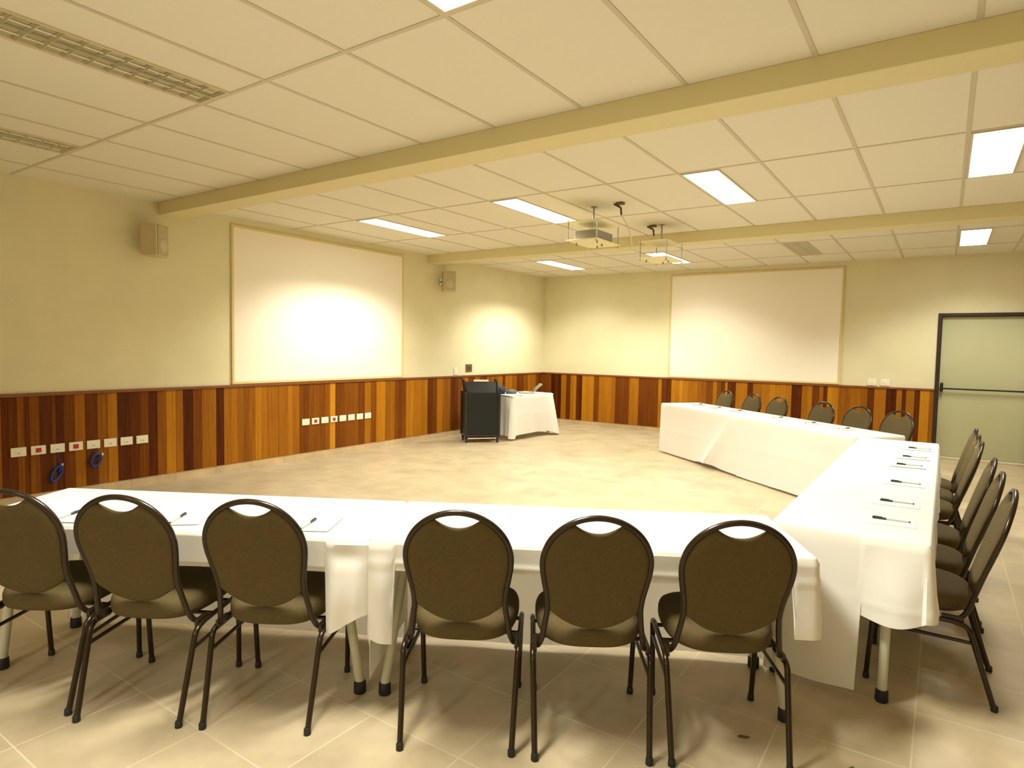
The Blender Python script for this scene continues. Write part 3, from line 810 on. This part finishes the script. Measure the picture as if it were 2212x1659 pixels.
# ------------------------------------------------------------------ lectern
AL = radians(48)
t = thing('lectern', 'black rolling lectern with open sloped top, beside the small clothed table', 'lectern', (.70+cos(AL)*.262-sin(AL)*.19, -3.345+sin(AL)*.262+cos(AL)*.19, 0), AL)
w, dp = .262, .19
bm = BM(); box(bm, -w, w, -dp, dp, .13, .765); obj('cabinet', bm, 'black', t, bevel=.006)
bm = BM(); box(bm, -w-.018, -w+.022, -dp-.012, -dp+.022, .10, .775); box(bm, w-.022, w+.018, -dp-.012, -dp+.022, .10, .775); box(bm, -w-.018, -w+.022, dp-.022, dp+.012, .10, .775); box(bm, w-.022, w+.018, dp-.022, dp+.012, .10, .775)
obj('corner_post', bm, 'blackgloss', t, bevel=.006)
bm = BM(); box(bm, -w, w, -dp, dp, .095, .125); obj('base_frame', bm, 'blackgloss', t, bevel=.004)
bm = BM(); box(bm, -w+.04, w-.04, -dp+.02, dp-.02, .064, .078); obj('bottom_shelf', bm, 'white', t)
# sloped top: two flared side wings, a front board
bm = BM()
for s in (-1, 1):
    vs = [(s*(w-.02), -dp, .77), (s*(w-.02), dp, .77), (s*(w+.01), dp, .985), (s*(w+.01), -.02, .955), (s*(w-.015), -dp, .80)]
    a = [bm.verts.new(v) for v in vs]; b = [bm.verts.new((v[0]-s*.016, v[1], v[2])) for v in vs]
    bm.faces.new(a); bm.faces.new(b[::-1])
    for k in range(5): bm.faces.new([a[k], a[(k+1) % 5], b[(k+1) % 5], b[k]])
obj('side_wing', bm, 'black', t)
bm = BM()
vs = [(-w+.02, -dp+.005, .77), (w-.02, -dp+.005, .77), (w-.01, -.02, .93), (-w+.01, -.02, .93)]
a = [bm.verts.new(v) for v in vs]; b = [bm.verts.new((v[0], v[1]+.012, v[2]-.010)) for v in vs]
bm.faces.new(a); bm.faces.new(b[::-1])
for k in range(4): bm.faces.new([a[k], a[(k+1) % 4], b[(k+1) % 4], b[k]])
obj('sloped_top', bm, 'black', t)
for sx in (-1, 1):
    for sy in (-1, 1):
        bm = BM(); x, y = sx*(w-.02), sy*(dp-.03)
        lathe(bm, [(.030, -.012), (.033, -.008), (.033, .008), (.030, .012)], 18, (0, 0, 0), Matrix.Translation((x, y, .0335)) @ Matrix.Rotation(pi/2, 4, 'Y'))
        box(bm, x-.02, x+.02, y-.012, y+.012, .052, .096)
        obj('caster', bm, 'rubber', t, smooth=True)
# papers / screen on lectern
tl = Vector((t.location.x, t.location.y, 0))
bm = BM(); box(bm, -.115, .12, -.008, .010, 0, .028); o = obj('paper_tray', bm, 'white', bevel=.003)
o.location = tl+Vector((cos(AL)*0-sin(AL)*-.012, sin(AL)*0+cos(AL)*-.012, .932)); o.rotation_euler = (0, 0, AL); tag(o, 'white bar-shaped tray resting at the top of the black lectern', 'tray')

# small clothed table beside the lectern
A4 = radians(85); o4 = Vector((1.08, -2.66, 0))
t = thing('side_table', 'small table under a white cloth in the room corner beside the lectern', 'table', o4, A4)
SL, SW = 1.12, .62
bm = BM(); box(bm, 0, SL, 0, SW, .675, .70); obj('tabletop', bm, 'top', t, bevel=.004)
for x in (.06, SL-.06):
    for y in (.06, SW-.06):
        bm = BM(); tube(bm, [(x, y, .674), (x, y, .0)], .02, 12); obj('leg', bm, 'greytube', t, smooth=True)
def dropG(side, t, x, y):
    if side == 0: return .63+.05*smooth01(.93, 1.12, x)-.01*sin(x*3)
    if side == .5: return .685
    if side == 3: return .64-.03*y
    if side == 3.5: return .675
    return .64
def flareG(side, t, x, y, dep, d):
    k = dep/.6
    base = .004+.02*k
    if side in (0, .5, 3.5): return base+rip(x, .008, 7)*k+.09*k*smooth01(.88, 1.1, x)+.03*k*math.exp(-((x-.02)/.05)**2)
    if side == 1: return base+.07*k
    if side == 3: return base+rip(y, .016, 22, 1)*k
    return base
cloth('tablecloth', 'white cloth on the small corner table, hanging almost to the floor', 'white tablecloths', o4+Vector((0, 0, 0)), A4, SL, SW, .706, dropG, flareG, crease=((.40, .003),), cornerR=.05)
def on4(x, y): return o4+Vector((cos(A4)*x-sin(A4)*y, sin(A4)*x+cos(A4)*y, .708))
t = thing('laptop', 'open grey laptop on the small white-clothed table, seen from its side', 'laptop', on4(.70, .28), radians(-50))
bm = BM(); box(bm, -.15, .15, -.11, .11, 0, .018); obj('keyboard_base', bm, 'laptop', t, bevel=.004)
mm = Matrix.Translation((0, .11, .018)) @ Matrix.Rotation(radians(-48), 4, 'X')
bm = BM(); box(bm, -.15, .15, -.006, .004, 0, .21, mm); obj('lid', bm, 'laptop', t, bevel=.003)
bm = BM(); box(bm, -.138, .138, -.0075, -.006, .012, .198, mm); obj('screen', bm, 'screenlit', t)
def lump(name, label, cat, loc, rot, sx, sy, sz, m, seed):
    bm = BM(); bmesh.ops.create_icosphere(bm, subdivisions=4, radius=1)
    r = random.Random(seed); ph = [r.uniform(0, 6) for _ in range(6)]
    for v in bm.verts:
        c = v.co; k = 1+.10*sin(3*c.x+ph[0])*cos(4*c.y+ph[1])+.07*sin(7*c.x+5*c.z+ph[2])
        v.co = Vector((c.x*sx*k, c.y*sy*k, max(-.0, (c.z*.5+.5)**.8*sz*k) if c.z > -.6 else 0))
    o = obj(name, bm, m, smooth='all'); o.location = loc; o.rotation_euler = (0, 0, rot); return tag(o, label, cat)
lump('cloth_bundle', 'dark blue soft bundle on the corner table next to the lectern', 'bag', on4(.20, .42), .3, .10, .085, .13, 'bag', 1)
lump('cloth_bundle', 'grey-blue soft bundle on the corner table, lower and right of the dark blue one', 'bag', on4(.40, .34), .9, .11, .08, .065, 'bag2', 4)
bm = BM(); box(bm, -.15, .15, -.105, .105, 0, .004); o = obj('paper_sheet', bm, 'paper'); o.location = on4(.13, .12)+Vector((0, 0, .001)); o.rotation_euler = (0, 0, 1.3); tag(o, 'white papers at the near end of the small corner table', 'paper')

# dry leaf scraps on the floor
for (x, y, r, l) in ((6.10, -8.42, .4, 'brown dry leaf scrap on the floor under the rightmost near chair'), (6.46, -8.39, 1.2, 'brown dry leaf scrap on the floor at lower right')):
    bm = BM(); pts = [(-.022, 0), (-.008, .008), (.012, .006), (.024, .002), (.010, -.007), (-.010, -.006)]
    a = [bm.verts.new((p[0], p[1], .002+.003*abs(sin(i*1.7)))) for i, p in enumerate(pts)]; b = [bm.verts.new((p[0], p[1], .0005)) for p in pts]
    bm.faces.new(a); bm.faces.new(b[::-1])
    for k in range(6): bm.faces.new([a[k], a[(k+1) % 6], b[(k+1) % 6], b[k]])
    o = obj('leaf_scrap', bm, 'leaf'); o.location = (x, y, 0); o.rotation_euler = (0, 0, r); tag(o, l, 'leaf')

# ------------------------------------------------------------------ world, camera, view
w = bpy.data.worlds.new('world'); SC.world = w; w.use_nodes = True
w.node_tree.nodes['Background'].inputs[0].default_value = (1, .85, .6, 1); w.node_tree.nodes['Background'].inputs[1].default_value = .0
cd = bpy.data.cameras.new('camera'); cam = bpy.data.objects.new('camera', cd); COL.objects.link(cam)
cd.sensor_width = 36; cd.sensor_fit = 'HORIZONTAL'; cd.lens = 1368.32/2212*36; cd.clip_start = .05; cd.clip_end = 60
yaw, pit, rol = radians(-34.3117), radians(-3.2769), radians(1.0438)
f = Vector((sin(yaw)*cos(pit), cos(yaw)*cos(pit), sin(pit))); rt = Vector((cos(yaw), -sin(yaw), 0)); upv = rt.cross(f)
r2 = rt*cos(rol)+upv*sin(rol); u2 = -rt*sin(rol)+upv*cos(rol)
cam.matrix_world = Matrix(((r2.x, u2.x, -f.x, 6.6678), (r2.y, u2.y, -f.y, -10.8557), (r2.z, u2.z, -f.z, 1.4644), (0, 0, 0, 1)))
SC.camera = cam
SC.view_settings.view_transform = 'Standard'; SC.view_settings.look = 'None'; SC.view_settings.gamma = 1; SC.view_settings.use_curve_mapping = False
SC.view_settings.exposure = 0.21
SC.cycles.use_denoising = True
SC.cycles.max_bounces = 10; SC.cycles.diffuse_bounces = 6
